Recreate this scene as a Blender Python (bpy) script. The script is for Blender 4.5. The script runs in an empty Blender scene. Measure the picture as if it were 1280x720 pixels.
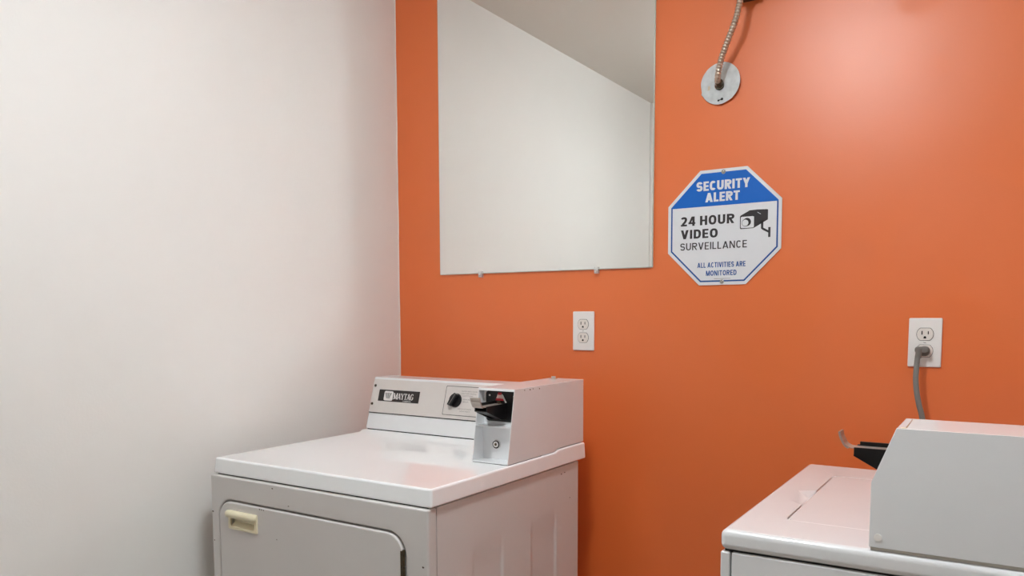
import bpy, bmesh, math, random
from mathutils import Vector, Matrix
random.seed(4)
S = bpy.context.scene
COL = S.collection
# ------------------------------------------------------------------ camera
YAW, PITCH, ROLL = 0.5675, -0.0847, -0.0031
CAM = Vector((1.7779, -2.079, 1.2627))
fw = Vector((-math.sin(YAW)*math.cos(PITCH), math.cos(YAW)*math.cos(PITCH), math.sin(PITCH)))
r0 = Vector((math.cos(YAW), math.sin(YAW), 0)); u0 = r0.cross(fw)
rt = r0*math.cos(ROLL)+u0*math.sin(ROLL); up = u0*math.cos(ROLL)-r0*math.sin(ROLL)
cd = bpy.data.cameras.new('camera'); cam = bpy.data.objects.new('camera', cd); COL.objects.link(cam)
m = Matrix((rt, up, -fw)).transposed().to_4x4(); m.translation = CAM; cam.matrix_world = m
cd.sensor_width = 36.0; cd.lens = 990.67/1280*36; cd.shift_y = 116.6/1280; cd.clip_start = .02
S.camera = cam
# ------------------------------------------------------------------ world, light, exposure
w = bpy.data.worlds.new('world'); S.world = w; w.use_nodes = True
w.node_tree.nodes['Background'].inputs[0].default_value = (.8, .85, 1, 1)
w.node_tree.nodes['Background'].inputs[1].default_value = .3
LX, LY, LZ = 1.21, -1.30, 2.36            # ceiling lamp of the laundry room
def area(name, loc, size, power, col, rot=(0, 0, 0), shape='DISK', sy=None):
    l = bpy.data.lights.new(name, 'AREA'); l.shape = shape; l.size = size; l.energy = power; l.color = col
    if sy: l.size_y = sy
    o = bpy.data.objects.new(name, l); o.location = loc; o.rotation_euler = rot; COL.objects.link(o); return o
LAMP_E = 100.0                             # brightness of the lamp's own glowing diffuser
area('fill_light', (2.7, -4.0, 2.38), .5, 2, (.93, .975, 1))  # weak fill added behind the camera, no fixture there
S.view_settings.view_transform = 'Standard'; S.view_settings.look = 'None'
S.view_settings.gamma = 1; S.view_settings.exposure = .13
S.cycles.use_denoising = True; S.cycles.sample_clamp_indirect = 0; S.cycles.blur_glossy = .1
S.cycles.max_bounces = 14; S.cycles.diffuse_bounces = 8

# ------------------------------------------------------------------ helpers
def lin(c):
    return tuple((v/12.92 if v <= .04045 else ((v+.055)/1.055)**2.4) for v in c)
def hexc(r, g, b): return lin((r/255, g/255, b/255))
def mat(name, col, rough=.5, metal=0, coat=0, bump=None, var=None, trans=0, ior=1.45, spec=.5, emit=None):
    """procedural principled material; bump=(scale, strength), var=(scale, amount, roughness amount)"""
    mt = bpy.data.materials.new(name); mt.use_nodes = True; nt = mt.node_tree; N = nt.nodes; Lk = nt.links
    b = N['Principled BSDF']; I = b.inputs
    I['Base Color'].default_value = (*col, 1); I['Roughness'].default_value = rough; I['Metallic'].default_value = metal
    I['Coat Weight'].default_value = coat; I['Coat Roughness'].default_value = .035; I['IOR'].default_value = ior
    I['Transmission Weight'].default_value = trans; I['Specular IOR Level'].default_value = spec
    tc = N.new('ShaderNodeTexCoord')
    if var:
        n = N.new('ShaderNodeTexNoise'); n.inputs['Scale'].default_value = var[0]; n.inputs['Detail'].default_value = 5
        Lk.new(tc.outputs['Object'], n.inputs['Vector'])
        mx = N.new('ShaderNodeMix'); mx.data_type = 'RGBA'; mx.blend_type = 'MULTIPLY'; mx.inputs[0].default_value = 1
        mx.inputs[6].default_value = (*col, 1)
        rp = N.new('ShaderNodeMapRange'); rp.inputs[1].default_value = .3; rp.inputs[2].default_value = .7
        rp.inputs[3].default_value = 1-var[1]; rp.inputs[4].default_value = 1
        Lk.new(n.outputs['Fac'], rp.inputs[0]); Lk.new(rp.outputs[0], mx.inputs[7]); Lk.new(mx.outputs[2], I['Base Color'])
        if len(var) > 2:
            rr = N.new('ShaderNodeMapRange'); rr.inputs[1].default_value = .3; rr.inputs[2].default_value = .7
            rr.inputs[3].default_value = rough; rr.inputs[4].default_value = rough+var[2]
            Lk.new(n.outputs['Fac'], rr.inputs[0]); Lk.new(rr.outputs[0], I['Roughness'])
    if bump:
        n = N.new('ShaderNodeTexNoise'); n.inputs['Scale'].default_value = bump[0]; n.inputs['Detail'].default_value = 3
        Lk.new(tc.outputs['Object'], n.inputs['Vector'])
        bp = N.new('ShaderNodeBump'); bp.inputs['Strength'].default_value = bump[1]; bp.inputs['Distance'].default_value = .002
        Lk.new(n.outputs['Fac'], bp.inputs['Height']); Lk.new(bp.outputs[0], I['Normal'])
    if emit:
        I['Emission Color'].default_value = (*emit[0], 1); I['Emission Strength'].default_value = emit[1]
    return mt
M = {}
M['wall'] = mat('white_wall_paint', hexc(231, 230, 227), .55, bump=(160, .12), var=(1.7, .03), spec=.3)
M['ceiling'] = mat('ceiling_paint', hexc(226, 221, 214), .8, bump=(120, .15), spec=.2)
M['floor'] = mat('floor_vinyl', hexc(176, 168, 158), .4, var=(6, .15))
M['white'] = mat('white_enamel', hexc(230, 231, 233), .20, coat=.12, bump=(420, .02), var=(9, .02))
M['lid'] = mat('white_gloss_enamel', hexc(244, 246, 248), .04, coat=.7, spec=.5)
M['body'] = mat('cabinet_enamel', hexc(213, 209, 207), .30, bump=(380, .05), var=(4, .04, .06))
M['beige'] = mat('pale_grey_panel', hexc(214, 207, 203), .35, var=(14, .04))
M['line'] = mat('dark_print', hexc(52, 48, 48), .5)
M['fine'] = mat('grey_print', hexc(122, 115, 112), .6)
M['black'] = mat('black_plastic', hexc(22, 21, 23), .28, bump=(300, .05))
M['blackm'] = mat('black_painted_metal', hexc(20, 18, 19), .33)
M['badge'] = mat('badge_black', hexc(40, 34, 33), .4)
M['badgew'] = mat('badge_white', hexc(226, 222, 220), .4)
M['seam'] = mat('seam_shade_dark', hexc(40, 38, 38), .8)  # near-black filler, gap shade put into the colour
M['chrome'] = mat('chrome', (.75, .74, .72), .16, metal=1)
M['tab'] = mat('worn_steel_tab', hexc(178, 168, 160), .3, metal=.45)
M['steel'] = mat('galvanised_steel', (.66, .69, .70), .42, metal=.35, var=(60, .22, .1))
M['flex'] = mat('flexible_conduit_metal', hexc(205, 190, 174), .34, metal=.8, var=(60, .2))
M['cream'] = mat('cream_plastic', hexc(232, 223, 194), .35)
M['gasket'] = mat('light_gasket', hexc(196, 192, 184), .6)
M['hinge'] = mat('worn_hinge_metal', hexc(96, 84, 66), .4, metal=.7, var=(90, .5))
M['signw'] = mat('sign_white', hexc(226, 228, 232), .42, var=(18, .03))
M['signb'] = mat('sign_blue', hexc(0, 100, 196), .4)
M['signd'] = mat('sign_dark_blue', hexc(10, 78, 150), .42)
M['signk'] = mat('sign_black', hexc(52, 47, 50), .45)
M['plate'] = mat('outlet_plastic', hexc(238, 236, 234), .28)
M['recep'] = mat('receptacle_plastic', hexc(232, 226, 220), .33)
M['hole'] = mat('slot_dark', hexc(28, 24, 22), .7)
M['grey'] = mat('grey_cord_vinyl', hexc(116, 112, 108), .42)
M['clear'] = mat('clear_plastic', (.92, .92, .92), .08, ior=1.46)
M['clear'].node_tree.nodes['Principled BSDF'].inputs['Alpha'].default_value = .42
M['mirror'] = mat('mirror_silver', (.90, .915, .895), 0.0, metal=1)
M['medge'] = mat('mirror_glass_edge', hexc(196, 206, 198), .15, spec=.8)
M['jbox'] = mat('brown_metal_box', hexc(60, 36, 28), .5, metal=.3)
M['red'] = mat('coin_sticker_red', hexc(188, 34, 48), .45)
M['pink'] = mat('coin_sticker_pink', hexc(226, 196, 190), .45)
M['rust'] = mat('bare_primer_tan', hexc(172, 140, 112), .7, var=(300, .4))
M['chip'] = mat('chipped_enamel_dark', hexc(84, 66, 56), .8)
M['glow'] = mat('lamp_diffuser', (.9, .9, .9), .4, emit=((.90, .975, 1), LAMP_E))
M['tan'] = mat('tan_glue_patch', hexc(206, 192, 166), .7)
M['lid'].node_tree.nodes['Principled BSDF'].inputs['Coat Roughness'].default_value = .008
# orange wall paint: satin, roller stipple and a few smoother patched areas
def orange():
    mt = mat('orange_wall_paint', hexc(230, 115, 55), .40, spec=.9)
    nt = mt.node_tree; N = nt.nodes; Lk = nt.links; b = N['Principled BSDF']
    tc = N.new('ShaderNodeTexCoord')
    n1 = N.new('ShaderNodeTexNoise'); n1.inputs['Scale'].default_value = 240; n1.inputs['Detail'].default_value = 3
    mp = N.new('ShaderNodeMapping'); mp.inputs['Scale'].default_value = (1, 1, 1.9)
    Lk.new(tc.outputs['Object'], mp.inputs[0]); Lk.new(mp.outputs[0], n1.inputs['Vector'])
    n2 = N.new('ShaderNodeTexNoise'); n2.inputs['Scale'].default_value = 2.6; n2.inputs['Detail'].default_value = 2.5; n2.inputs['Roughness'].default_value = .55
    Lk.new(tc.outputs['Object'], n2.inputs['Vector'])
    st = N.new('ShaderNodeMapRange'); st.interpolation_type = 'SMOOTHSTEP'
    st.inputs[1].default_value = .52; st.inputs[2].default_value = .56; st.inputs[3].default_value = .38; st.inputs[4].default_value = .46
    Lk.new(n2.outputs['Fac'], st.inputs[0]); Lk.new(st.outputs[0], b.inputs['Roughness'])
    mul = N.new('ShaderNodeMath'); mul.operation = 'MULTIPLY_ADD'; mul.inputs[1].default_value = .55
    Lk.new(n1.outputs['Fac'], mul.inputs[0])
    n3 = N.new('ShaderNodeTexNoise'); n3.inputs['Scale'].default_value = 14; n3.inputs['Detail'].default_value = 2
    Lk.new(tc.outputs['Object'], n3.inputs['Vector'])
    Lk.new(n3.outputs['Fac'], mul.inputs[2])
    bp = N.new('ShaderNodeBump'); bp.inputs['Strength'].default_value = .22; bp.inputs['Distance'].default_value = .002
    Lk.new(mul.outputs[0], bp.inputs['Height']); Lk.new(bp.outputs[0], b.inputs['Normal'])
    return mt
M['orange'] = orange()

class MB:
    """collects solids and builds ONE mesh object"""
    def __init__(s): s.v = []; s.f = []
    def add(s, vs, fs):
        k = len(s.v); s.v += [tuple(v) for v in vs]; s.f += [tuple(i+k for i in f) for f in fs]; return s
    def box(s, x0, x1, y0, y1, z0, z1, fn=None):
        vs = [(x, y, z) for x in (x0, x1) for y in (y0, y1) for z in (z0, z1)]
        if fn: vs = [fn(*v) for v in vs]
        return s.add(vs, [(0, 1, 3, 2), (4, 6, 7, 5), (0, 4, 5, 1), (2, 3, 7, 6), (0, 2, 6, 4), (1, 5, 7, 3)])
    def prism(s, poly, t0, t1, fn):
        """fn(u, v, t) -> point; closed solid"""
        n = len(poly)
        vs = [fn(u, v, t0) for u, v in poly]+[fn(u, v, t1) for u, v in poly]
        return s.add(vs, [tuple(range(n))[::-1], tuple(range(n, 2*n))]+[(i, (i+1) % n, n+(i+1) % n, n+i) for i in range(n)])
    def frame(s, outer, inner, t0, t1, fn):
        """solid ring between two loops of equal length"""
        n = len(outer); vs = []
        for t in (t0, t1):
            vs += [fn(u, v, t) for u, v in outer]+[fn(u, v, t) for u, v in inner]
        fs = []
        for i in range(n):
            j = (i+1) % n
            fs += [(i, n+i, n+j, j), (2*n+i, 2*n+j, 3*n+j, 3*n+i), (i, j, 2*n+j, 2*n+i), (n+i, 3*n+i, 3*n+j, n+j)]
        return s.add(vs, fs)
    def cyl(s, p0, p1, r0, r1=None, seg=24):
        r1 = r0 if r1 is None else r1
        return s.tube([p0, p1], [r0, r1], seg)
    def tube(s, path, rad, seg=12, flat=1.0, side=None):
        P = [Vector(p) for p in path]; n = len(P)
        if not isinstance(rad, (list, tuple)): rad = [rad]*n
        k = len(s.v); ref = None
        for i, p in enumerate(P):
            t = (P[min(i+1, n-1)]-P[max(i-1, 0)]).normalized()
            if ref is None:
                a = Vector(side) if side else (Vector((0, 0, 1)) if abs(t.z) < .9 else Vector((1, 0, 0)))
                ref = (a-t*a.dot(t)).normalized()
            else: ref = (ref-t*ref.dot(t)).normalized()
            b = t.cross(ref)
            for j in range(seg):
                an = 2*math.pi*j/seg
                s.v.append(tuple(p+ref*math.cos(an)*rad[i]+b*math.sin(an)*rad[i]*flat))
        for i in range(n-1):
            for j in range(seg):
                q = (j+1) % seg
                s.f.append((k+i*seg+j, k+i*seg+q, k+(i+1)*seg+q, k+(i+1)*seg+j))
        s.f.append(tuple(k+j for j in range(seg))[::-1]); s.f.append(tuple(k+(n-1)*seg+j for j in range(seg)))
        return s
    def build(s, name, material, parent=None, bevel=0, seg=3, smooth=None, angle=35, lim=30, mods=True):
        me = bpy.data.meshes.new(name); me.from_pydata(s.v, [], s.f); me.validate()
        bm = bmesh.new(); bm.from_mesh(me); bmesh.ops.recalc_face_normals(bm, faces=bm.faces); bm.to_mesh(me); bm.free()
        me.materials.append(M[material] if isinstance(material, str) else material)
        o = bpy.data.objects.new(name, me); COL.objects.link(o)
        if parent: o.parent = parent
        if bevel:
            b = o.modifiers.new('bevel', 'BEVEL'); b.width = bevel; b.segments = seg; b.limit_method = 'ANGLE'
            b.angle_limit = math.radians(lim); b.harden_normals = True
            for p in me.polygons: p.use_smooth = True
        elif smooth:
            for p in me.polygons: p.use_smooth = True
            me.set_sharp_from_angle(angle=math.radians(angle))
        return o
def rrect(x0, x1, y0, y1, r, n=6):
    P = []
    for cx, cy, a0 in ((x1-r, y1-r, 0), (x0+r, y1-r, 90), (x0+r, y0+r, 180), (x1-r, y0+r, 270)):
        for i in range(n+1):
            a = math.radians(a0+90*i/n); P.append((cx+r*math.cos(a), cy+r*math.sin(a)))
    return P
def circ(cx, cy, r, n=28, ry=None):
    ry = ry or r
    return [(cx+r*math.cos(2*math.pi*i/n), cy+ry*math.sin(2*math.pi*i/n)) for i in range(n)]
def root(name, label, cat, loc=(0, 0, 0), rz=0, group=None):
    o = bpy.data.objects.new(name, None); COL.objects.link(o); o.location = loc; o.rotation_euler = (0, 0, rz)
    o.empty_display_size = .05
    o['label'] = label; o['category'] = cat
    if group: o['group'] = group
    return o
def struct(o): o['kind'] = 'structure'; return o
def tag(o, label, cat, group=None):
    o['label'] = label; o['category'] = cat
    if group: o['group'] = group
    return o
def glyph(ch, t, w):
    """sans capitals drawn as strokes of weight t on a cell w wide and 1 high; returns polygons"""
    h = t/2; P = []
    def box(x0, x1, y0, y1): P.append([(x0, y0), (x1, y0), (x1, y1), (x0, y1)])
    def bar(x0, y0, x1, y1, k=1.08): d = h*k; P.append([(x0-d, y0), (x0+d, y0), (x1+d, y1), (x1-d, y1)])
    def line(pts):
        q = [Vector(p) for p in pts]; lo = []; hi = []
        for i, p in enumerate(q):
            d = (q[min(i+1, len(q)-1)]-q[max(i-1, 0)]).normalized(); n = Vector((-d.y, d.x))*h
            lo.append(p-n); hi.append(p+n)
        for i in range(len(q)-1): P.append([tuple(lo[i]), tuple(lo[i+1]), tuple(hi[i+1]), tuple(hi[i])])
    def arc(cx, cy, rx, ry, a0, a1, n=14, e=2.5):
        o = []
        for i in range(n+1):
            a = math.radians(a0+(a1-a0)*i/n); c, q = math.cos(a), math.sin(a)
            o.append((cx+rx*math.copysign(abs(c)**(2/e), c), cy+ry*math.copysign(abs(q)**(2/e), q)))
        return o
    th = t*.86; rx = (w-t)/2; mid = .5
    if ch == 'A': bar(h, 0, w/2, 1); bar(w-h, 0, w/2, 1); box(w*.24, w*.76, .20, .20+th)
    elif ch == 'C': line(arc(w/2, .5, rx, .5-h, 42, 318, 30))
    elif ch == 'D': box(0, t, 0, 1); line([(t*.5, 1-h), (w*.45, 1-h)]+arc(w*.45, .5, w*.55-h, .5-h, 90, -90, 20)+[(t*.5, h)])
    elif ch == 'E': box(0, t, 0, 1); box(0, w, 1-th, 1); box(0, w*.93, .5-th/2, .5+th/2); box(0, w, 0, th)
    elif ch == 'H': box(0, t, 0, 1); box(w-t, w, 0, 1); box(0, w, .5-th/2, .5+th/2)
    elif ch == 'I': box(0, t, 0, 1)
    elif ch == 'L': box(0, t, 0, 1); box(0, w, 0, th)
    elif ch == 'M': box(0, t*.92, 0, 1); box(w-t*.92, w, 0, 1); bar(h*1.1, 1, w/2, 0); bar(w-h*1.1, 1, w/2, 0)
    elif ch == 'N': box(0, t*.95, 0, 1); box(w-t*.95, w, 0, 1); bar(h*1.1, 1, w-h*1.1, 0)
    elif ch == 'O': line(arc(w/2, .5, rx, .5-h, 0, 362, 40))
    elif ch == 'R': box(0, t, 0, 1); line([(t*.5, 1-h), (w*.5, 1-h)]+arc(w*.5, .715, w*.5-h*.9, .285-h, 90, -90, 14)+[(t*.5, .43+h)]); bar(w*.48, .45, w-h*1.05, 0)
    elif ch == 'S':
        r = (1-t)/4; line(arc(w/2, 1-h-r, rx, r, 15, 270, 22)+arc(w/2, h+r, rx, r, 90, -165, 22)[1:])
    elif ch == 'T': box(w/2-h, w/2+h, 0, 1); box(0, w, 1-th, 1)
    elif ch == 'U': line([(h, 1), (h, .4)]+arc(w/2, .4, rx, .4-h, 180, 360, 20)+[(w-h, 1)])
    elif ch == 'V': bar(h, 1, w/2, 0); bar(w-h, 1, w/2, 0)
    elif ch == 'Y': bar(h, 1, w/2, .40); bar(w-h, 1, w/2, .40); box(w/2-h, w/2+h, 0, .44)
    elif ch == '2': line(arc(w/2, .70, rx, .30-h, 165, -25, 16)+[(w*.62, .40), (h*1.5, h*1.6)]); box(0, w, 0, th)
    elif ch == '4': bar(w*.62, 1, h*1.05, .28, .95); box(0, w, .20, .20+th); box(w*.56, w*.56+t, 0, 1)
    return P
GW = {'A': .74, 'C': .64, 'D': .66, 'E': .54, 'H': .66, 'L': .50, 'M': .84, 'N': .68, 'O': .70, 'R': .66, 'S': .62, 'T': .60, 'U': .66, 'V': .70, 'Y': .68, '2': .58, '4': .64}
def signtext(body, box, fn, material, parent, t=.2, gap=.13):
    polys = []; x = 0
    for ch in body:
        if ch == ' ': x += .30; continue
        wd = t if ch == 'I' else GW[ch]
        polys += [[(x+u, v) for u, v in p] for p in glyph(ch, t, wd)]; x += wd+gap
    x -= gap; u0, u1, v0, v1 = box; vs = []; fs = []
    for i, p in enumerate(polys):
        k = len(vs); vs += [tuple(fn(u0+(u1-u0)*a/x, v0+(v1-v0)*b, (i % 7)*1e-6)) for a, b in p]; fs.append(tuple(range(k, k+len(p))))
    me = bpy.data.meshes.new('lettering'); me.from_pydata(vs, [], fs); me.materials.append(M[material])
    o = bpy.data.objects.new('lettering', me); COL.objects.link(o); o.parent = parent
    return o
def text_geo(body, bold=0.0, shear=0.0):
    cu = bpy.data.curves.new('t', 'FONT'); cu.body = body; cu.offset = bold; cu.shear = shear; cu.resolution_u = 3
    cu.fill_mode = 'FRONT'
    o = bpy.data.objects.new('t', cu); COL.objects.link(o)
    dg = bpy.context.evaluated_depsgraph_get(); me = bpy.data.meshes.new_from_object(o.evaluated_get(dg))
    vs = [(v.co.x, v.co.y) for v in me.vertices]; fs = [tuple(p.vertices) for p in me.polygons]
    bpy.data.objects.remove(o); bpy.data.curves.remove(cu); bpy.data.meshes.remove(me)
    x0 = min(v[0] for v in vs); x1 = max(v[0] for v in vs); y0 = min(v[1] for v in vs); y1 = max(v[1] for v in vs)
    return [((a-x0)/(x1-x0), (b-y0)/(y1-y0)) for a, b in vs], fs
def lettering(body, box, fn, material, parent, bold=.02, shear=0, name='lettering'):
    """flat print: box=(u0,u1,v0,v1) on the surface given by fn(u,v,t)"""
    vs, fs = text_geo(body, bold, shear); u0, u1, v0, v1 = box
    me = bpy.data.meshes.new(name)
    me.from_pydata([tuple(fn(u0+(u1-u0)*a, v0+(v1-v0)*b, 0)) for a, b in vs], [], fs)
    me.materials.append(M[material]); o = bpy.data.objects.new(name, me); COL.objects.link(o); o.parent = parent
    return o
def bool_cut(o, cutters):
    """apply boolean differences (and any bevel) into the mesh of o"""
    tmp = []
    for c in cutters:
        c.parent = o.parent
        b = o.modifiers.new('cut', 'BOOLEAN'); b.object = c; b.operation = 'DIFFERENCE'; b.solver = 'EXACT'; tmp.append(c)
    return tmp
def freeze(o, tmp=()):
    dg = bpy.context.evaluated_depsgraph_get(); me = bpy.data.meshes.new_from_object(o.evaluated_get(dg))
    o.modifiers.clear(); o.data = me
    for c in tmp: bpy.data.objects.remove(c)
    return o

# ------------------------------------------------------------------ room shell
H = 2.43; RX = 2.7; BY = -4.6
struct(MB().box(-.12, RX+.12, 0, .12, 0, H).build('wall_back', 'orange'))
# the white paint overlaps the corner a hair unevenly
def left_wall():
    mb = MB(); mb.box(-.12, 0, BY-.12, 0, 0, H); return mb.build('wall_left', 'wall')
struct(left_wall())
struct(MB().box(RX, RX+.12, BY, 0, 0, H).build('wall_right', 'wall'))
struct(MB().box(0, RX+.12, BY-.12, BY, 0, H).build('wall_front', 'wall'))
struct(MB().box(-.12, RX+.12, BY-.12, .12, H, H+.1).build('ceiling', 'ceiling'))
struct(MB().box(-.12, RX+.12, BY-.12, .12, -.1, 0).build('floor', 'floor'))
struct(MB().box(.001, .145, BY+.002, -2.165, .002, H-.002).build('trim_1', 'wall', bevel=.004))
struct(MB().box(RX-.014, RX, BY+.002, -.002, 0, .09).build('baseboard_right', 'wall', bevel=.004))
# thin bead of white caulk where the two walls meet
mb = MB(); pts = []
zz = 0.0
while zz < H-.02:
    pts.append((.0004, -.0012+.0006*math.sin(zz*17)+.0005*math.sin(zz*41), zz+.002)); zz += .04
mb.tube(pts, .0022, 6); struct(mb.build('trim_2', 'wall', smooth=True))

# ceiling lamp (above the frame)
lamp = root('ceiling_lamp', 'long white diffuser lamp on the ceiling in front of the orange wall', 'lamp', (LX, LY, H))
MB().box(-.03, .03, -.12, .12, -.10, 0).box(-.075, .075, -.19, .19, -.122, -.10).build('base', 'plate', lamp, bevel=.003)
MB().box(-.06, .06, -.17, .17, -.175, -.1225).build('diffuser', 'glow', lamp)

# ------------------------------------------------------------------ mirror and its clips
fw_ = lambda x, z, t: (x, -t, z)            # on the orange wall: t = distance off the wall
mir = root('wall_mirror', 'large frameless rectangular mirror hanging on the orange wall', 'mirror', (.549, 0, 1.39))
ML, MR, MZ0, MZ1 = -.3691, .3696, 0, .914
f_m = lambda x, z, t: (x, -t, z)
MB().prism(rrect(ML, MR, MZ0, MZ1, .002, 2), .002, .0065, f_m).build('glass_body', 'medge', mir)
MB().prism(rrect(ML+.0022, MR-.0022, MZ0+.0022, MZ1-.0022, .002, 2), .0066, .0072, f_m).build('mirror_face', 'mirror', mir)
def clip(x, z, dirn, label):
    c = root('mirror_clip', label, 'clip', (x, 0, z), group='clear clips holding the mirror')
    s = dirn
    MB().box(-.006, .006, -.0135, 0, s*-.012, s*-.0005).box(-.006, .006, -.0135, -.0085, s*-.012, s*.007).build('clip_body', 'clear', c, bevel=.0012, seg=2)
    MB().cyl((0, -.0136, s*-.0062), (0, -.0152, s*-.0062), .0026, .002, seg=14).build('screw', 'chrome', c, smooth=True)
clip(.342, 1.39, 1, 'clear plastic clip under the left part of the mirror bottom edge')
clip(.748, 1.39, 1, 'clear plastic clip under the right part of the mirror bottom edge')
clip(.342, 2.304, -1, 'clear plastic clip over the left part of the mirror top edge')
clip(.748, 2.304, -1, 'clear plastic clip over the right part of the mirror top edge')

# ------------------------------------------------------------------ security sign
sg = root('security_sign', 'octagonal white and blue security sign screwed to the orange wall', 'sign', (1.1125, 0, 1.4887))
sg.rotation_euler = (0, math.radians(-.25), 0)
def octo(ap, clip_v=None, above=False):
    R = ap/math.cos(math.pi/8)
    P = [(R*math.cos(math.radians(22.5+45*i)), R*math.sin(math.radians(22.5+45*i))) for i in range(8)]
    if clip_v is None: return P
    out = []
    for i in range(8):
        a, b = P[i], P[(i+1) % 8]; ia = (a[1] > clip_v) == above; ib = (b[1] > clip_v) == above
        if ia: out.append(a)
        if ia != ib:
            t = (clip_v-a[1])/(b[1]-a[1]); out.append((a[0]+t*(b[0]-a[0]), clip_v))
    return out
MB().prism(octo(.1508), .0015, .0035, fw_).build('sign_panel', 'signw', sg)
MB().frame(octo(.1425), octo(.1385), .00352, .00362, fw_).build('border_line', 'signd', sg)
MB().prism(octo(.1425, .0565, True), .0036, .0038, fw_).build('header_band', 'signb', sg)
f2 = lambda x, z, t: (x, -.00405-t, z)
f3 = lambda x, z, t: (x, -.0039-t, z)
signtext('SECURITY', (-.0722, .0694, .0972, .1216), f2, 'signw', sg, .235, .09)
signtext('ALERT', (-.0475, .0436, .0672, .0912), f2, 'signw', sg, .235, .09)
signtext('24 HOUR', (-.1148, .0303, .0082, .0328), f3, 'signk', sg, .215, .13)
signtext('VIDEO', (-.1142, -.0130, -.0260, -.0022), f3, 'signk', sg, .215, .13)
signtext('SURVEILLANCE', (-.1156, .0643, -.0562, -.0372), f3, 'signk', sg, .15, .15)
signtext('ALL ACTIVITIES ARE', (-.0673, .0616, -.1045, -.0910), f3, 'signd', sg, .19, .13)
signtext('MONITORED', (-.0433, .0385, -.1262, -.1126), f3, 'signd', sg, .19, .13)
MB().box(-.0215, .0225, -.00395, -.0038, -.1348, -.1338).build('fine_print', 'fine', sg)
ic = MB()
ic.prism([(.0452, .0235), (.0475, .0262), (.0660, .0355), (.0700, .0378), (.0900, .0385), (.1148, .0375), (.1166, .0360), (.1166, .0115), (.0840, -.0062), (.0800, -.0080), (.0478, -.0088), (.0455, -.0068)], .0036, .0039, fw_)
ic.prism([(.0995, .009), (.1053, .010), (.1053, -.0085), (.1190, -.0165), (.1190, -.0222), (.1035, -.0138), (.0995, -.0100)], .0036, .0039, fw_)
ic.box(.1180, .1236, -.0039, -.0036, -.0330, -.0080)
icon = ic.build('camera_icon', 'signk', sg)
MB().prism(rrect(.0475, .0815, -.0065, .0225, .003, 4), .0036, .0041, fw_).build('icon_face', 'signw', icon)
MB().prism(circ(.0635, .0085, .0105, 24), .0036, .0042, fw_).prism(circ(.0600, .0068, .0098, 24), .0036, .0042, fw_).build('icon_lens_ring', 'signk', icon)
MB().prism(circ(.0592, .0066, .0082, 24), .0036, .0044, fw_).build('icon_lens', 'signw', icon)
MB().prism([(.0895, .0318), (.0905, .0322), (.0990, .0265), (.0980, .0260)], .0036, .0041, fw_).build('icon_glint', 'signw', icon)
for zz in (.1425, -.1425):
    MB().cyl((0, -.0034, zz), (0, -.0062, zz), .0042, .0034, seg=18).cyl((0, -.0018, zz), (0, -.004, zz), .0058, seg=18).build('screw', 'chrome', sg, smooth=True)

# ------------------------------------------------------------------ round cover plate, conduit, box above
cp = root('cover_plate', 'round galvanised steel cover plate on the orange wall below the conduit', 'cover plate', (1.0995, 0, 1.857))
cp.rotation_euler = (math.radians(-1.5), 0, math.radians(-4))
R = .0535; O = []
for i in range(48):
    a = 2*math.pi*i/48; rr_ = R*(1-.035*math.exp(-((a-3.3)/.22)**2)-.02*math.exp(-((a-5.1)/.15)**2)); O.append((rr_*math.cos(a), rr_*math.sin(a)))
MB().frame(O, circ(-.002, -.004, .0125, 48), .005, .0065, fw_).build('plate_disc', 'steel', cp, bevel=.0006, seg=2, lim=60)
MB().cyl((-.002, -.0012, -.004), (-.002, -.0045, -.004), .0122, seg=28).build('knockout_hole', 'hole', cp, smooth=True)
MB().prism(circ(-.003, -.0435, .0026, 12), .0064, .0068, fw_).prism([(-.002, -.0445), (.006, -.0425), (.006, -.0405), (-.002, -.0420)], .0064, .0068, fw_).prism(circ(.0065, -.0412, .0034, 12), .0064, .0068, fw_).build('keyhole_slot', 'hole', cp)
MB().prism([(-.033, -.014), (-.027, -.0125), (-.0265, -.002), (-.0325, -.0035)], .0064, .0067, fw_).build('glue_patch', 'tan', cp)
MB().cyl((-.045, -.001, -.02), (-.045, -.0055, -.02), .006, seg=12).build('mounting_lug', 'steel', cp, smooth=True)

def crv(P, n):
    """Catmull-Rom through P"""
    P = [Vector(p) for p in P]; P = [P[0]*2-P[1]]+P+[P[-1]*2-P[-2]]; out = []
    for i in range(1, len(P)-2):
        for k in range(n):
            t = k/n; a, b, c, d = P[i-1:i+3]
            out.append(.5*((2*b)+(c-a)*t+(2*a-5*b+4*c-d)*t*t+(-a+3*b-3*c+d)*t**3))
    out.append(P[-2]); return out
cf = root('flexible_conduit', 'ribbed flexible metal conduit curving up from the round cover plate', 'conduit', (1.0995, 0, 1.857))
path = crv([(-.002, -.010, -.005), (.000, -.026, .000), (.006, -.042, .014), (.0150, -.050, .0440), (.0265, -.058, .0665), (.0420, -.070, .0920), (.0570, -.078, .1200), (.0660, -.080, .1480), (.0720, -.080, .1800), (.076, -.078, .215)], 18)
L = 0; acc = [0]
for a, b in zip(path, path[1:]): L += (b-a).length; acc.append(L)
nr = int(L/.0006); fine = []; rad = []; j = 0
for i in range(nr+1):
    d = L*i/nr
    while j < len(acc)-2 and acc[j+1] < d: j += 1
    t = (d-acc[j])/max(1e-9, acc[j+1]-acc[j]); fine.append(path[j].lerp(path[j+1], t)); rad.append(.0060+.0020*abs(math.sin(math.pi*d/.0074))**.7)
MB().tube(fine, rad, 16).build('conduit_hose', 'flex', cf, smooth=True, angle=80)
MB().cyl((.000, -.0045, -.006), (.0008, -.014, -.0055), .0108, seg=20).cyl((.0005, -.013, -.0055), (.002, -.024, -.0005), .0094, seg=20).build('hose_connector', 'hinge', cf, smooth=True)

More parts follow.
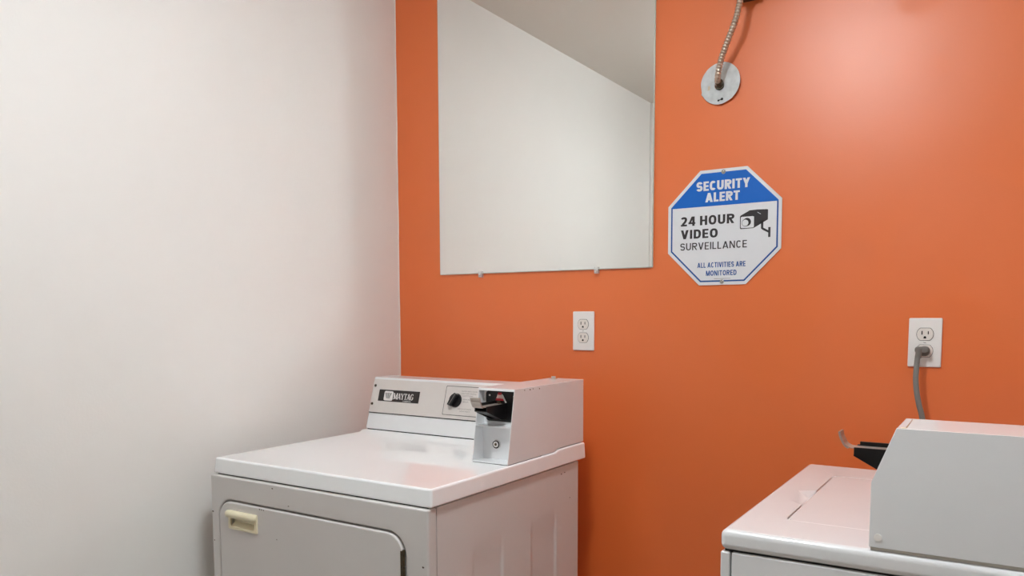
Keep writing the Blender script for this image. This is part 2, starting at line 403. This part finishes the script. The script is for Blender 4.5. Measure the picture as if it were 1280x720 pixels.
jb = root('junction_box', 'dark brown metal box on the orange wall above the conduit', 'junction box', (1.174, 0, 2.048))
MB().box(-.030, .030, -.050, -.001, 0, .11).box(-.022, .034, -.1, -.046, .022, .12).build('box_body', 'jbox', jb, bevel=.003)
MB().cyl((.0, -.078, .022), (.0, -.078, .0), .0115, seg=20).cyl((.0, -.078, .0), (.0, -.078, -.004), .0095, seg=20).build('hose_nut', 'jbox', jb, smooth=True)

# ------------------------------------------------------------------ outlets
def slot_set(par, cz):
    sh = [(x*1.0, z) for x, z in circ(0, cz, .0172, 40)]
    sh = [(x, max(cz-.0141, min(cz+.0141, z))) for x, z in sh]
    sh2 = [(x*1.05, cz+(z-cz)*1.06) for x, z in sh]
    ring = MB().prism(sh2, .0062, .00655, fw_).build('receptacle_gap', 'line', par)
    rc = MB().prism(sh, .0062, .0082, fw_).build('receptacle', 'recep', par, bevel=.0008, seg=2, lim=50)
    MB().box(-.0075, -.0052, -.0086, -.0080, cz-.001, cz+.0078).box(.0056, .0077, -.0086, -.0080, cz-.0002, cz+.0072).prism(
        [(-.0028, cz-.0052)]+[(-.0028*math.cos(a*math.pi/8)*-1*-1, cz-.0078+.0034*math.sin(a*math.pi/8)) for a in range(0, 9)]+[(.0028, cz-.0098), (-.0028, cz-.0098)], .0080, .0086, fw_).build('slots', 'hole', rc)
    return rc
def outlet(x, z, label, name='wall_outlet'):
    o = root(name, label, 'outlet', (x, 0, z), group='duplex outlets on the orange wall')
    MB().box(-.0349, .0349, -.0062, -.0004, -.0572, .0572).build('cover_plate', 'plate', o, bevel=.003, seg=3)
    slot_set(o, .0195); slot_set(o, -.0195)
    sc = MB().cyl((0, -.006, 0), (0, -.0075, 0), .0032, .0027, seg=18).build('screw', 'plate', o, smooth=True)
    MB().box(-.0026, .0026, -.0078, -.0074, -.0005, .0005).build('screw_slot', 'fine', sc)
    return o
outlet(.7043, 1.2125, 'white duplex outlet with both sockets empty, under the mirror')
outlet(1.5963, 1.1933, 'white duplex outlet with a grey cord plugged into its lower socket')
pc = root('power_cord', 'grey power cord plugged into the right outlet, hanging behind the washer', 'power cord', (1.5963, 0, 1.1738))
MB().prism(rrect(-.0110, .0120, -.0115, .0115, .0100, 6), .0088, .024, fw_).prism(rrect(-.0180, .0100, -.0040, .0110, .0060, 6), .023, .034, fw_).build('plug', 'grey', pc, bevel=.0025, seg=3)
MB().cyl((-.009, -.029, .005), (-.010, -.031, -.016), .0080, .0062, seg=16).build('strain_relief', 'grey', pc, smooth=True)
cpth = crv([(-.0105, -.030, -.004), (-.012, -.037, -.030), (-.012, -.046, -.060), (-.0085, -.054, -.090), (-.002, -.060, -.120), (.006, -.064, -.150), (.012, -.07, -.2), (.013, -.078, -.4), (.01, -.09, -.8), (.02, -.1, -1.1)], 8)
MB().tube(cpth, .0060, 12, flat=.55, side=(1, 0, 0)).build('cord', 'grey', pc, smooth=True)

# ------------------------------------------------------------------ coin box shared by both machines
def coin_box(parent, name, T, w, depth, prof, shelf_z, inner_d, mat_name, top_extra):
    """T(x, d, z): x from the right side (0) to the left (-w), d backwards from the front base edge.
    prof: front profile [(d,z)...] bottom to top; z=0 at the machine lid"""
    h = prof[-1][1]; tk = .0018
    side = prof+[(depth, h)]+top_extra
    cb = MB()
    for x0, x1 in ((-tk, 0), (-w, -w+tk)):
        cb.prism(side, x0, x1, lambda d, z, x: T(x, d, z))
    zb = prof[0][1]
    # top skin, floor, inner backs
    cb.prism([(prof[-1][0], h-tk), (prof[-1][0], h), (depth, h), (depth, h-tk)], -w+tk*.5, -tk*.5, lambda d, z, x: T(x, d, z))
    cb.prism([(depth-tk, top_extra[0][1]), (depth, top_extra[0][1]), (depth, h), (depth-tk, h)], -w+tk*.5, -tk*.5, lambda d, z, x: T(x, d, z))
    cb.prism([(prof[0][0], zb), (prof[0][0], zb+tk), (inner_d+.002, zb+tk), (inner_d+.002, zb)], -w+tk*.5, -tk*.5, lambda d, z, x: T(x, d, z))
    cb.prism([(inner_d, zb), (inner_d+.002, zb), (inner_d+.002, shelf_z), (inner_d, shelf_z)], -w+tk*.5, -tk*.5, lambda d, z, x: T(x, d, z))
    cb.prism([(inner_d+.007, shelf_z), (inner_d+.009, shelf_z), (inner_d+.009, h), (inner_d+.007, h)], -w+tk*.5, -tk*.5, lambda d, z, x: T(x, d, z))
    # front folded flange along the top
    d1, z1 = prof[-1]; d0, z0 = prof[-2]; q = .006/math.hypot(d1-d0, z1-z0)
    cb.prism([(d1, z1), (d1+(d0-d1)*q, z1+(z0-z1)*q), (d1+(d0-d1)*q+tk, z1+(z0-z1)*q), (d1+tk, z1)], -w+tk*.5, -tk*.5, lambda d, z, x: T(x, d, z))
    box = cb.build(name, mat_name, parent, bevel=.0007, seg=2, lim=50)
    def fd(z):
        for (a, b), (c, e) in zip(prof, prof[1:]):
            if b <= z <= e: return a+(c-a)*(z-b)/(e-b)
        return prof[-1][0]
    MB().prism([(fd(shelf_z), shelf_z), (fd(shelf_z), shelf_z+tk), (inner_d+.007, shelf_z+tk), (inner_d+.007, shelf_z)], -w+tk, -tk, lambda d, z, x: T(x, d, z)).build('shelf', mat_name, box)
    bd = inner_d+.007
    # lock
    lz = zb+.0385; lx = -w*.585
    lk = MB()
    lk.cyl(T(lx, inner_d-.0005, lz), T(lx, inner_d-.004, lz), .0115, .0105, seg=28)
    lo = lk.build('lock', 'chrome', box, smooth=True)
    MB().cyl(T(lx, inner_d-.0038, lz), T(lx, inner_d-.0046, lz), .0098, seg=28).build('lock_ring', 'blackm', box, smooth=True)
    MB().cyl(T(lx, inner_d-.0042, lz), T(lx, inner_d-.0058, lz), .0068, seg=24).build('lock_face', 'badgew', box, smooth=True)
    MB().cyl(T(lx, inner_d-.0056, lz), T(lx, inner_d-.0062, lz), .0035, seg=16).build('keyhole', 'hinge', box, smooth=True)
    # black coin plate
    px0, px1 = -w+.008, -.004; pz0, pz1 = shelf_z+.009, h-.008
    MB().prism(rrect(px0, px1, pz0, pz1, .008, 5), bd-.0025, bd, lambda u, v, d: T(u, d, v)).build('coin_plate', 'blackm', box, bevel=.0008, seg=2, lim=50)
    pf = bd-.0027
    for x in (px0+.0115, px1-.009):
        MB().cyl(T(x, pf+.0005, pz1-.0105), T(x, pf-.0015, pz1-.0105), .0022, seg=12).build('rivet', 'badgew', box, smooth=True)
    cx = (px0+px1)/2-.004
    F = lambda u, v, d: T(cx+u, d, v)
    zt = .1385
    st = MB().prism([(-.0120, zt+.006), (-.0055, pz1-.006), (.0050, pz1-.006), (.0095, zt+.011), (.0110, zt+.006)], pf-.0012, pf, F).build('coin_sticker', 'pink', box)
    MB().prism([(-.0116, zt+.0060), (-.0102, zt+.0110), (.0098, zt+.0105), (.0110, zt+.0060)], pf-.0016, pf-.001, F).build('sticker_stripe', 'red', box)
    MB().prism([(-.0052, pz1-.0085), (-.0045, pz1-.0030), (.0055, pz1-.0030), (.0048, pz1-.0085)], pf-.0016, pf-.001, F).build('sticker_cap', 'red', box)
    MB().prism([(.0060, pz1-.0075), (.0085, pz1-.0070), (.0200, zt+.0020), (.0165, zt+.0015)], pf-.003, pf-.001, F).build('coin_gate', 'badgew', box)
    # coin slide: channel of two tapered rails, floor, and a chrome push plate with a curled tab
    e = -.031
    for x, lift in ((.0150, 0), (-.0175, .003)):
        MB().prism([(e, zt), (e, zt-.0130), (fd(.11)+.008, zt-.0365), (bd-.002, zt-.0385), (bd-.002, zt)], x, x+.0030, lambda d, z, xx: F(xx, z, d)).build('slide_rail', 'blackm', box, bevel=.0006, seg=2)
    MB().prism([(e, zt-.0130), (e, zt-.0108), (bd-.002, zt-.036), (bd-.002, zt-.0385)], -.0175, .018, lambda d, z, xx: F(xx, z, d)).build('slide_floor', 'blackm', box)
    MB().prism([(-.019, zt), (-.019, zt+.0045), (-.0135, zt+.0045), (-.0135, zt)], e+.004, bd-.002, lambda u, v, d: F(u, v, d)).build('slide_lip', 'blackm', box)
    prf = [(bd-.003, zt-.0015)]+[(e-.002, zt-.0015)]
    c0 = (e-.003, zt+.0095); 
    for k in range(1, 8):
        a = math.radians(-90-k*11); prf.append((c0[0]+.011*math.cos(a)*1.15, c0[1]+.011*math.sin(a)))
    ldx, ldz = prf[-1]; prf += [(ldx-.0035, ldz+.007), (ldx-.0050, ldz+.0145)]
    pl = MB()
    for qi, ((a, b), (c, d_)) in enumerate(zip(prf, prf[1:])):
        th = .0012 if qi < 3 else .0030
        n = Vector((-(d_-b), c-a)).normalized()*th
        pl.prism([(a, b), (c, d_), (c+n.x, d_+n.y), (a+n.x, b+n.y)], -.0135, .0135, lambda d, z, xx: F(xx, z, d))
    pl.build('slide_plate', 'tab', box, smooth=True)
    MB().cyl(F(0, zt+.002, bd-.003), F(0, zt+.002, bd-.009), .004, seg=14).build('coin_stop', 'hinge', box, smooth=True)
    return box

# ------------------------------------------------------------------ dryer
ZT = .914
dr = root('dryer', 'white coin-operated dryer with door in its front, standing in the corner by the white wall', 'dryer', (.1259, -.1887, 0), -.0085)
B = lambda a, b, z: (a, -b, z)
W = .686; DD = .6606
for a in (.05, .63):
    for b in (.08, .60):
        MB().cyl(B(a, b, 0), B(a, b, .012), .022, seg=16).cyl(B(a, b, .012), B(a, b, .03), .008, seg=10).build('foot', 'black', dr, smooth=True)
# cabinet body
MB().box(.002, .6745, -.636, -.030, .026, .8710).build('cabinet', 'body', dr, bevel=.003)
# right side panel with two pressed channels
bs = [.031+(.634-.031)*i/150 for i in range(151)]
zs = [.028+(.66-.028)*i/14 for i in range(14)]+[.66+(.8720-.66)*i/50 for i in range(51)]
def sst(x, a, b):
    t = max(0, min(1, (x-a)/(b-a))); return t*t*(3-2*t)
def chan(b, z):
    d = 0
    for lo, hi in ((.393, .509), (.149, .266)):
        k = sst(b, lo-.003, lo+.004)*(1-sst(b, hi-.004, hi+.003))
        prof_ = 1-.75*sst(b, lo, hi) if False else 1
        d += k*prof_
    fade = 1-sst(z, .690, .775)
    return .0036*d*fade
side = MB(); nb = len(bs); nz = len(zs)
side.v = [(.6785-chan(b, z), -b, z) for z in zs for b in bs]
side.f = [(j*nb+i, (j)*nb+i+1, (j+1)*nb+i+1, (j+1)*nb+i) for j in range(nz-1) for i in range(nb-1)]
k = len(side.v); side.v += [(.6735, -b, z) for z in zs for b in bs]
side.f += [(k+j*nb+i, k+(j+1)*nb+i, k+(j+1)*nb+i+1, k+(j)*nb+i+1) for j in range(nz-1) for i in range(nb-1)]
rim = [i for i in range(nb)]+[j*nb+nb-1 for j in range(1, nz)]+[(nz-1)*nb+i for i in range(nb-2, -1, -1)]+[j*nb for j in range(nz-2, 0, -1)]
for q in range(len(rim)):
    a, b = rim[q], rim[(q+1) % len(rim)]; side.f.append((a, k+a, k+b, b))
side.build('side_panel', 'body', dr, smooth=True, angle=60)
# front panel with the door opening pressed in
fp_ = MB().box(-.004, .681, -.6665, -.6375, .03, .8728).build('front_panel', 'body', dr)
cut = MB().prism(rrect(.0245, .6205, .14, .8165, .046, 10), -.70, -.650, lambda x, z, y: (x, y, z)).build('cut', 'body')
tmp = bool_cut(fp_, [cut])
bv = fp_.modifiers.new('bevel', 'BEVEL'); bv.width = .0045; bv.segments = 4; bv.limit_method = 'ANGLE'; bv.angle_limit = math.radians(40); bv.harden_normals = True
for p in fp_.data.polygons: p.use_smooth = True
freeze(fp_, tmp)
for p in fp_.data.polygons: p.use_smooth = True
door = MB().prism(rrect(.0280, .6165, .144, .8128, .043, 10), -.6690, -.6505, lambda x, z, y: (x, y, z)).build('door', 'body', dr, bevel=.0045, seg=4)
dcut = MB().prism(rrect(.0745, .1615, .7530, .7790, .010, 6), -.72, -.6585, lambda x, z, y: (x, y, z)).build('cut', 'body')
tmp = bool_cut(door, [dcut]); freeze(door, tmp)
hd = MB().prism(rrect(.0665, .1695, .7480, .7935, .002, 2), -.6728, -.6575, lambda x, z, y: (x, y, z)).build('handle', 'cream', door)
hc = MB().prism(rrect(.0745, .1615, .7530, .7790, .010, 6), -.70, -.6500, lambda x, z, y: (x, y, z)).build('cut', 'cream')
hd.parent = door; tmp = bool_cut(hd, [hc]); tmp[0].parent = door
# slanted lower lip cut and bevel
bv = hd.modifiers.new('bevel', 'BEVEL'); bv.width = .0012; bv.segments = 2; bv.limit_method = 'ANGLE'; bv.harden_normals = True
for p in hd.data.polygons: p.use_smooth = True
freeze(hd, tmp)
pth = [(.0665, -.6715, .7850), (.069, -.6735, .7850), (.167, -.6735, .7850), (.1695, -.6715, .7850)]
MB().tube(pth, [.0085, .0092, .0092, .0085], 18).build('handle_roll', 'cream', door, smooth=True)
MB().box(.0740, .1620, -.6605, -.6588, .7525, .7795).build('handle_back', 'cream', door)
MB().prism([(-.672, .7525), (-.672, .7545), (-.6605, .765), (-.6605, .7525)], .0765, .1595, lambda y, z, x: (x, y, z)).build('handle_lip', 'cream', door)
hg = MB(); zc = .783
while zc > .60:
    hg.cyl(B(.6185, .669, zc), B(.6185, .669, zc-.0345), .0033, seg=12); zc -= .0365
hg.box(.6105, .6145, -.6702, -.664, .62, .780)
hg.build('hinge', 'hinge', dr, smooth=True)
# dark fillers that paint the shade in the gaps between the parts
MB().box(.010, .672, -.6545, -.035, .8690, .8755).build('top_seam', 'seam', dr)
# chipped enamel spots
def chips(lst, parent, fn):
    for u, v, r in lst:
        MB().prism([(u+r*(1+.4*random.uniform(-1, 1))*math.cos(t)*1.6, v+r*(1+.4*random.uniform(-1, 1))*math.sin(t)) for t in [k*math.pi/4 for k in range(8)]], 0, .0004, fn).build('enamel_chip', 'chip', parent)
chips([(.222, .8625, .0016), (.275, .8280, .0012), (.0015, .78, .0018), (.0040, .708, .0013), (.679-.012, .7545, .0018)], dr, lambda x, z, t: (x, -.6664-t, z))
chips([(.178, .8085, .0014), (.185, .8083, .0016), (.192, .8080, .0012), (.235, .745, .0010)], door, lambda x, z, t: (x, -.6689-t, z))
chips([(.1210, .8520, .0016), (.1030, .8535, .0014), (.0760, .7820, .0012)], dr, lambda b, z, t: (.6786+t, -b, z))
# lid (top of the machine) with its raised rear
prof = [(.6606, .8752), (.6576, .914), (.157, .914), (.145, .9195), (0.001, .9195), (0, .8752)]
lt = MB(); n = len(prof)
vs = [(.0008 if z < .9 else .0042, -b, z) for b, z in prof]+[(W if z < .9 else W-.0022, -b, z) for b, z in prof]
lt.add(vs, [tuple(range(n))[::-1], tuple(range(n, 2*n))]+[(i, (i+1) % n, n+(i+1) % n, n+i) for i in range(n)])
lt.build('top_panel', 'lid', dr, bevel=.0052, seg=5, lim=40)
# console
cons = MB().prism([(.1340, .9225), (.0900, 1.0735), (.0120, 1.0735), (.0120, .9225)], .0125, .580, lambda b, z, a: (a, -b, z)).build('console', 'white', dr, bevel=.0012, seg=2)
MB().box(.016, .576, -.131, -.014, .9190, .9230).build('console_gap_shade', 'seam', dr)  # dark strip painting the shaded gap under the console
Lf = math.hypot(.0439, .1465); du = (-.0439/Lf, .1465/Lf); dn = (.1465/Lf, .0439/Lf)
def FP(a, s, t):     # console face: a across, s up the slope, t off the face
    b = .1354+du[0]*s+dn[0]*t; z = .9240+du[1]*s+dn[1]*t; return (a, -b, z)
MB().prism(rrect(.0135, .5785, .0490, .1500, .0015, 2), -.001, .0012, FP).build('upper_panel', 'beige', dr, bevel=.0006, seg=2)
MB().box(.0135, .5785, 0, 0, 0, 0) if False else None
MB().prism([(.0135, .0468), (.5785, .0468), (.5785, .0488), (.0135, .0488)], -.001, .0004, FP).build('panel_seam', 'line', dr)
for a, s in ((.0225, .1298), (.0214, .0742)):
    MB().cyl(FP(a, s, .0012), FP(a, s, .0032), .0042, .0034, seg=16).build('screw', 'hinge', dr, smooth=True)
lp = MB().prism([(.0425, .0842), (.1985, .0842), (.1985, .1190), (.0425, .1190)], .001, .0020, FP).build('logo_plate', 'badge', dr)
MB().prism(rrect(.0645, .0990, .0865, .1150, .005, 4), .0019, .0024, FP).build('logo_badge', 'badgew', lp)
bm_ = MB()
for xt, xb in ((.0695, .0755), (.0750, .0782), (.0806, .0809), (.0862, .0836), (.0918, .0863)):
    bm_.prism([(xt-.0013, .1100), (xt+.0013, .1100), (xb+.0006, .0930), (xb-.0006, .0930)], .0023, .0027, FP)
bm_.build('logo_stripes', 'badge', lp)
# slab-serif capitals for the badge: polygons on a 0..1 cell
TH, TN, SF = .20, .09, .09
def bar(x0, y0, x1, y1, wd): return [(x0-wd/2, y0), (x0+wd/2, y0), (x1+wd/2, y1), (x1-wd/2, y1)]
def srf(x, y, wd): return [(x-wd/2, y), (x+wd/2, y), (x+wd/2, y+SF), (x-wd/2, y+SF)]
GL = {'M': [bar(.14, 0, .14, 1, .09), bar(.16, 1, .47, .05, .22), bar(.50, .05, .80, 1, .09), bar(.85, 0, .85, 1, .20), srf(.14, 0, .26), srf(.85, 0, .34), srf(.12, 1-SF, .24), srf(.86, 1-SF, .30)],
      'A': [bar(.12, 0, .46, 1, .09), bar(.82, 0, .50, 1, .24), [(.25, .26), (.68, .26), (.65, .36), (.30, .36)], srf(.12, 0, .28), srf(.83, 0, .36)],
      'Y': [bar(.48, .48, .15, 1, .23), bar(.54, .48, .86, 1, .09), bar(.50, 0, .50, .5, .22), srf(.50, 0, .40), srf(.16, 1-SF, .34), srf(.86, 1-SF, .26)],
      'T': [bar(.50, 0, .50, 1, .22), [(.04, 1-SF), (.96, 1-SF), (.96, 1), (.04, 1)], [(.04, .76), (.11, .76), (.11, 1), (.04, 1)], [(.89, .76), (.96, .76), (.96, 1), (.89, 1)], srf(.50, 0, .40)],
      'G': []}
def garc():
    P = []; Q = []
    for i in range(15):
        a = math.radians(50+260*i/14); wd = .10+.12*max(0, -math.cos(a))
        P.append((.50+.44*math.cos(a), .50+.52*math.sin(a))); Q.append((.50+(.44-wd)*math.cos(a), .50+(.52-.09)*math.sin(a)))
    return [[P[i], P[i+1], Q[i+1], Q[i]] for i in range(14)]
GL['G'] = garc()+[bar(.80, .10, .80, .46, .19), [(.58, .40), (.98, .40), (.98, .48), (.58, .48)], bar(.80, .70, .80, .98, .07)]
gx = .1010
for ch, wch in (('M', .0165), ('A', .0130), ('Y', .0128), ('T', .0115), ('A', .0130), ('G', .0122)):
    g = MB()
    for poly in GL[ch]: g.prism([(gx+x*wch, .0922+y*.0180) for x, y in poly], .00205, .0024, FP)
    g.build('letter', 'badgew', lp); gx += wch*.965
f5 = lambda a, s, t: FP(a, s, .0023)
lettering('COMMERCIAL', (.1390, .1715, .0862, .0893), f5, 'badgew', lp, .02)
cpn = MB().prism(rrect(.2915, .4700, .0585, .1420, .0015, 2), .0010, .0018, FP).build('control_panel', 'beige', dr)
MB().frame(rrect(.2915, .4700, .0585, .1420, .003, 3), rrect(.2928, .4687, .0598, .1407, .003, 3), .0015, .0021, FP).build('panel_outline', 'line', cpn)
f6 = lambda a, s, t: FP(a, s, .00195)
for tx, bx in (('WHITES AND COLORS', (.3460, .4010, .1270, .1302)), ('HEAVY AND NORMAL', (.3470, .3990, .1205, .1237)), ('COTTONS', (.3530, .3880, .1140, .1172)),
               ('PERM PRESS', (.3560, .3870, .1035, .1067)), ('MEDIUM', (.3555, .3750, .0970, .1002)),
               ('DELICATE KNITS', (.3430, .3890, .0765, .0797)), ('LOW HEAT', (.3500, .3850, .0700, .0732))):
    lettering(tx, bx, f6, 'fine', cpn, .0)
kc = (.3310, .1015)
kn = MB().cyl(FP(kc[0], kc[1], .0015), FP(kc[0], kc[1], .0080), .0205, .0190, seg=36)
kn.prism([(kc[0]-.0245, kc[1]-.0135), (kc[0]-.012, kc[1]-.018), (kc[0]-.017, kc[1]+.006)], .0015, .0075, FP)
kb = kn.build('knob', 'black', cpn, smooth=True)
ca, sa = math.cos(math.radians(62)), math.sin(math.radians(62))
def kp(u, v, t): return FP(kc[0]+u*ca-v*sa, kc[1]+u*sa+v*ca, t)
MB().prism([(-.0185, -.0055), (.0185, -.0062), (.0185, .0062), (-.0185, .0055)], .0078, .0200, kp).build('knob_grip', 'black', cpn, bevel=.0014, seg=2)
MB().prism([(-.017, -.0008), (.018, -.0008), (.018, .0008), (-.017, .0008)], .0200, .0204, kp).build('knob_mark', 'fine', cpn)
# coin box on the right end of the console
def TD(x, d, z): return (.6795+x, -(.3735-d), ZT+z)
cbx = coin_box(dr, 'coin_box', TD, .1020, .3700, [(0, .0015), (.0305, .1745)], .0850, .0445, 'white', [(.3700, .0075), (.2310, .0075), (.2140, .0015)])
MB().box(.5790, .6780, -.3710, -.2200, .9141, .9156).build('box_base_strip', 'seam', dr)  # dark strip standing in for the shade under the coin box
MB().cyl(B(.6080, .040, 1.0880), B(.6080, .040, 1.0910), .0105, seg=20).cyl(B(.6080, .040, 1.0910), B(.6080, .040, 1.0965), .0065, seg=6).build('top_bolt', 'chrome', dr, smooth=True)
chips([(.30, 1.0835, .0012), (.275, 1.0830, .0016), (.262, 1.0838, .0010), (.232, 1.0820, .0014)], dr, lambda b, z, t: (.6796+t, -b, z))

# ------------------------------------------------------------------ washer
WZ = .9252
ws = root('washer', 'white top-loading coin-operated washer at the right, its console turned sideways', 'washer', (1.3911, -.2290, 0), .0083)
for a in (.05, .62):
    for b in (.06, .58):
        MB().cyl(B(a, b, 0), B(a, b, .012), .022, seg=16).cyl(B(a, b, .012), B(a, b, .03), .008, seg=10).build('foot', 'black', ws, smooth=True)
MB().box(.0175, .668, -.6415, -.004, .026, .8895).build('cabinet', 'white', ws, bevel=.003, seg=3)
MB().box(.0005, .0155, -.6430, -.002, .03, .8895).build('front_panel', 'white', ws, bevel=.003, seg=3)
MB().box(.006, .662, -.636, -.008, .888, .8935).build('top_seam', 'seam', ws)
tp = MB().box(0, .672, -.6451, 0, .8925, WZ).build('top_panel', 'white', ws, bevel=.0105, seg=6)
# recess for the lid and the finger scoop
c1 = MB().prism(rrect(.0735, .505, .117, .5345, .016, 6), WZ-.0065, WZ+.05, lambda a, b, z: (a, -b, z)).build('cut', 'white')
c2 = MB().add([B(.0430, .300, WZ+.001), B(.0430, .388, WZ+.001), B(.0800, .424, WZ+.001), B(.0800, .276, WZ+.001),
               B(.0600, .315, WZ-.010), B(.0600, .378, WZ-.010), B(.0800, .385, WZ-.013), B(.0800, .308, WZ-.013)],
              [(0, 1, 2, 3), (7, 6, 5, 4), (0, 4, 5, 1), (1, 5, 6, 2), (2, 6, 7, 3), (3, 7, 4, 0)]).build('cut', 'white')
for c in (c1, c2):
    bm = bmesh.new(); bm.from_mesh(c.data); bmesh.ops.recalc_face_normals(bm, faces=bm.faces); bm.to_mesh(c.data); bm.free()
tmp = bool_cut(tp, [c1, c2]); freeze(tp, tmp)
for p in tp.data.polygons: p.use_smooth = True
tp.data.set_sharp_from_angle(angle=math.radians(35))
wn = tp.modifiers.new('wn', 'WEIGHTED_NORMAL'); wn.keep_sharp = True; wn.weight = 100
MB().prism(rrect(.0752, .503, .1187, .5328, .015, 6), WZ-.0060, WZ-.0002, lambda a, b, z: (a, -b, z)).build('lid', 'white', ws, bevel=.003, seg=4, lim=50)
# console along the rear, behind the coin box
MB().prism([(.520, WZ), (.560, WZ+.165), (.655, WZ+.165), (.655, WZ)], .012, .505, lambda a, z, b: (a, -b, z)).build('console', 'beige', ws, bevel=.002)
def TW(x, d, z): return (.2147+d, -(.6425+x), WZ+z)
MB().box(.2170, .640, -.6405, -.514, WZ, WZ+.0045).build('box_base_strip', 'gasket', ws)
wb = coin_box(ws, 'coin_box', TW, .1240, .4400, [(0, .0045), (.0, .0975), (.0300, .1772)], .0850, .0645, 'white', [(.4400, .0045)])
MB().cyl(B(.2262, .6424, WZ+.0195), B(.2262, .6438, WZ+.0195), .0052, seg=24).build('hole_plug', 'plate', wb, smooth=True)
# strip of bare primer and a chip on the box top
MB().prism([(.2540, .530), (.2550, .532), (.2570, .628), (.2550, .630)], WZ+.1773, WZ+.1776, lambda a, b, z: (a, -b, z)).build('bare_strip', 'rust', wb)
MB().prism([(.2490, .6340), (.2560, .6330), (.2570, .6400), (.2510, .6405)], WZ+.1773, WZ+.1779, lambda a, b, z: (a, -b, z)).build('paint_chip', 'cream', wb)
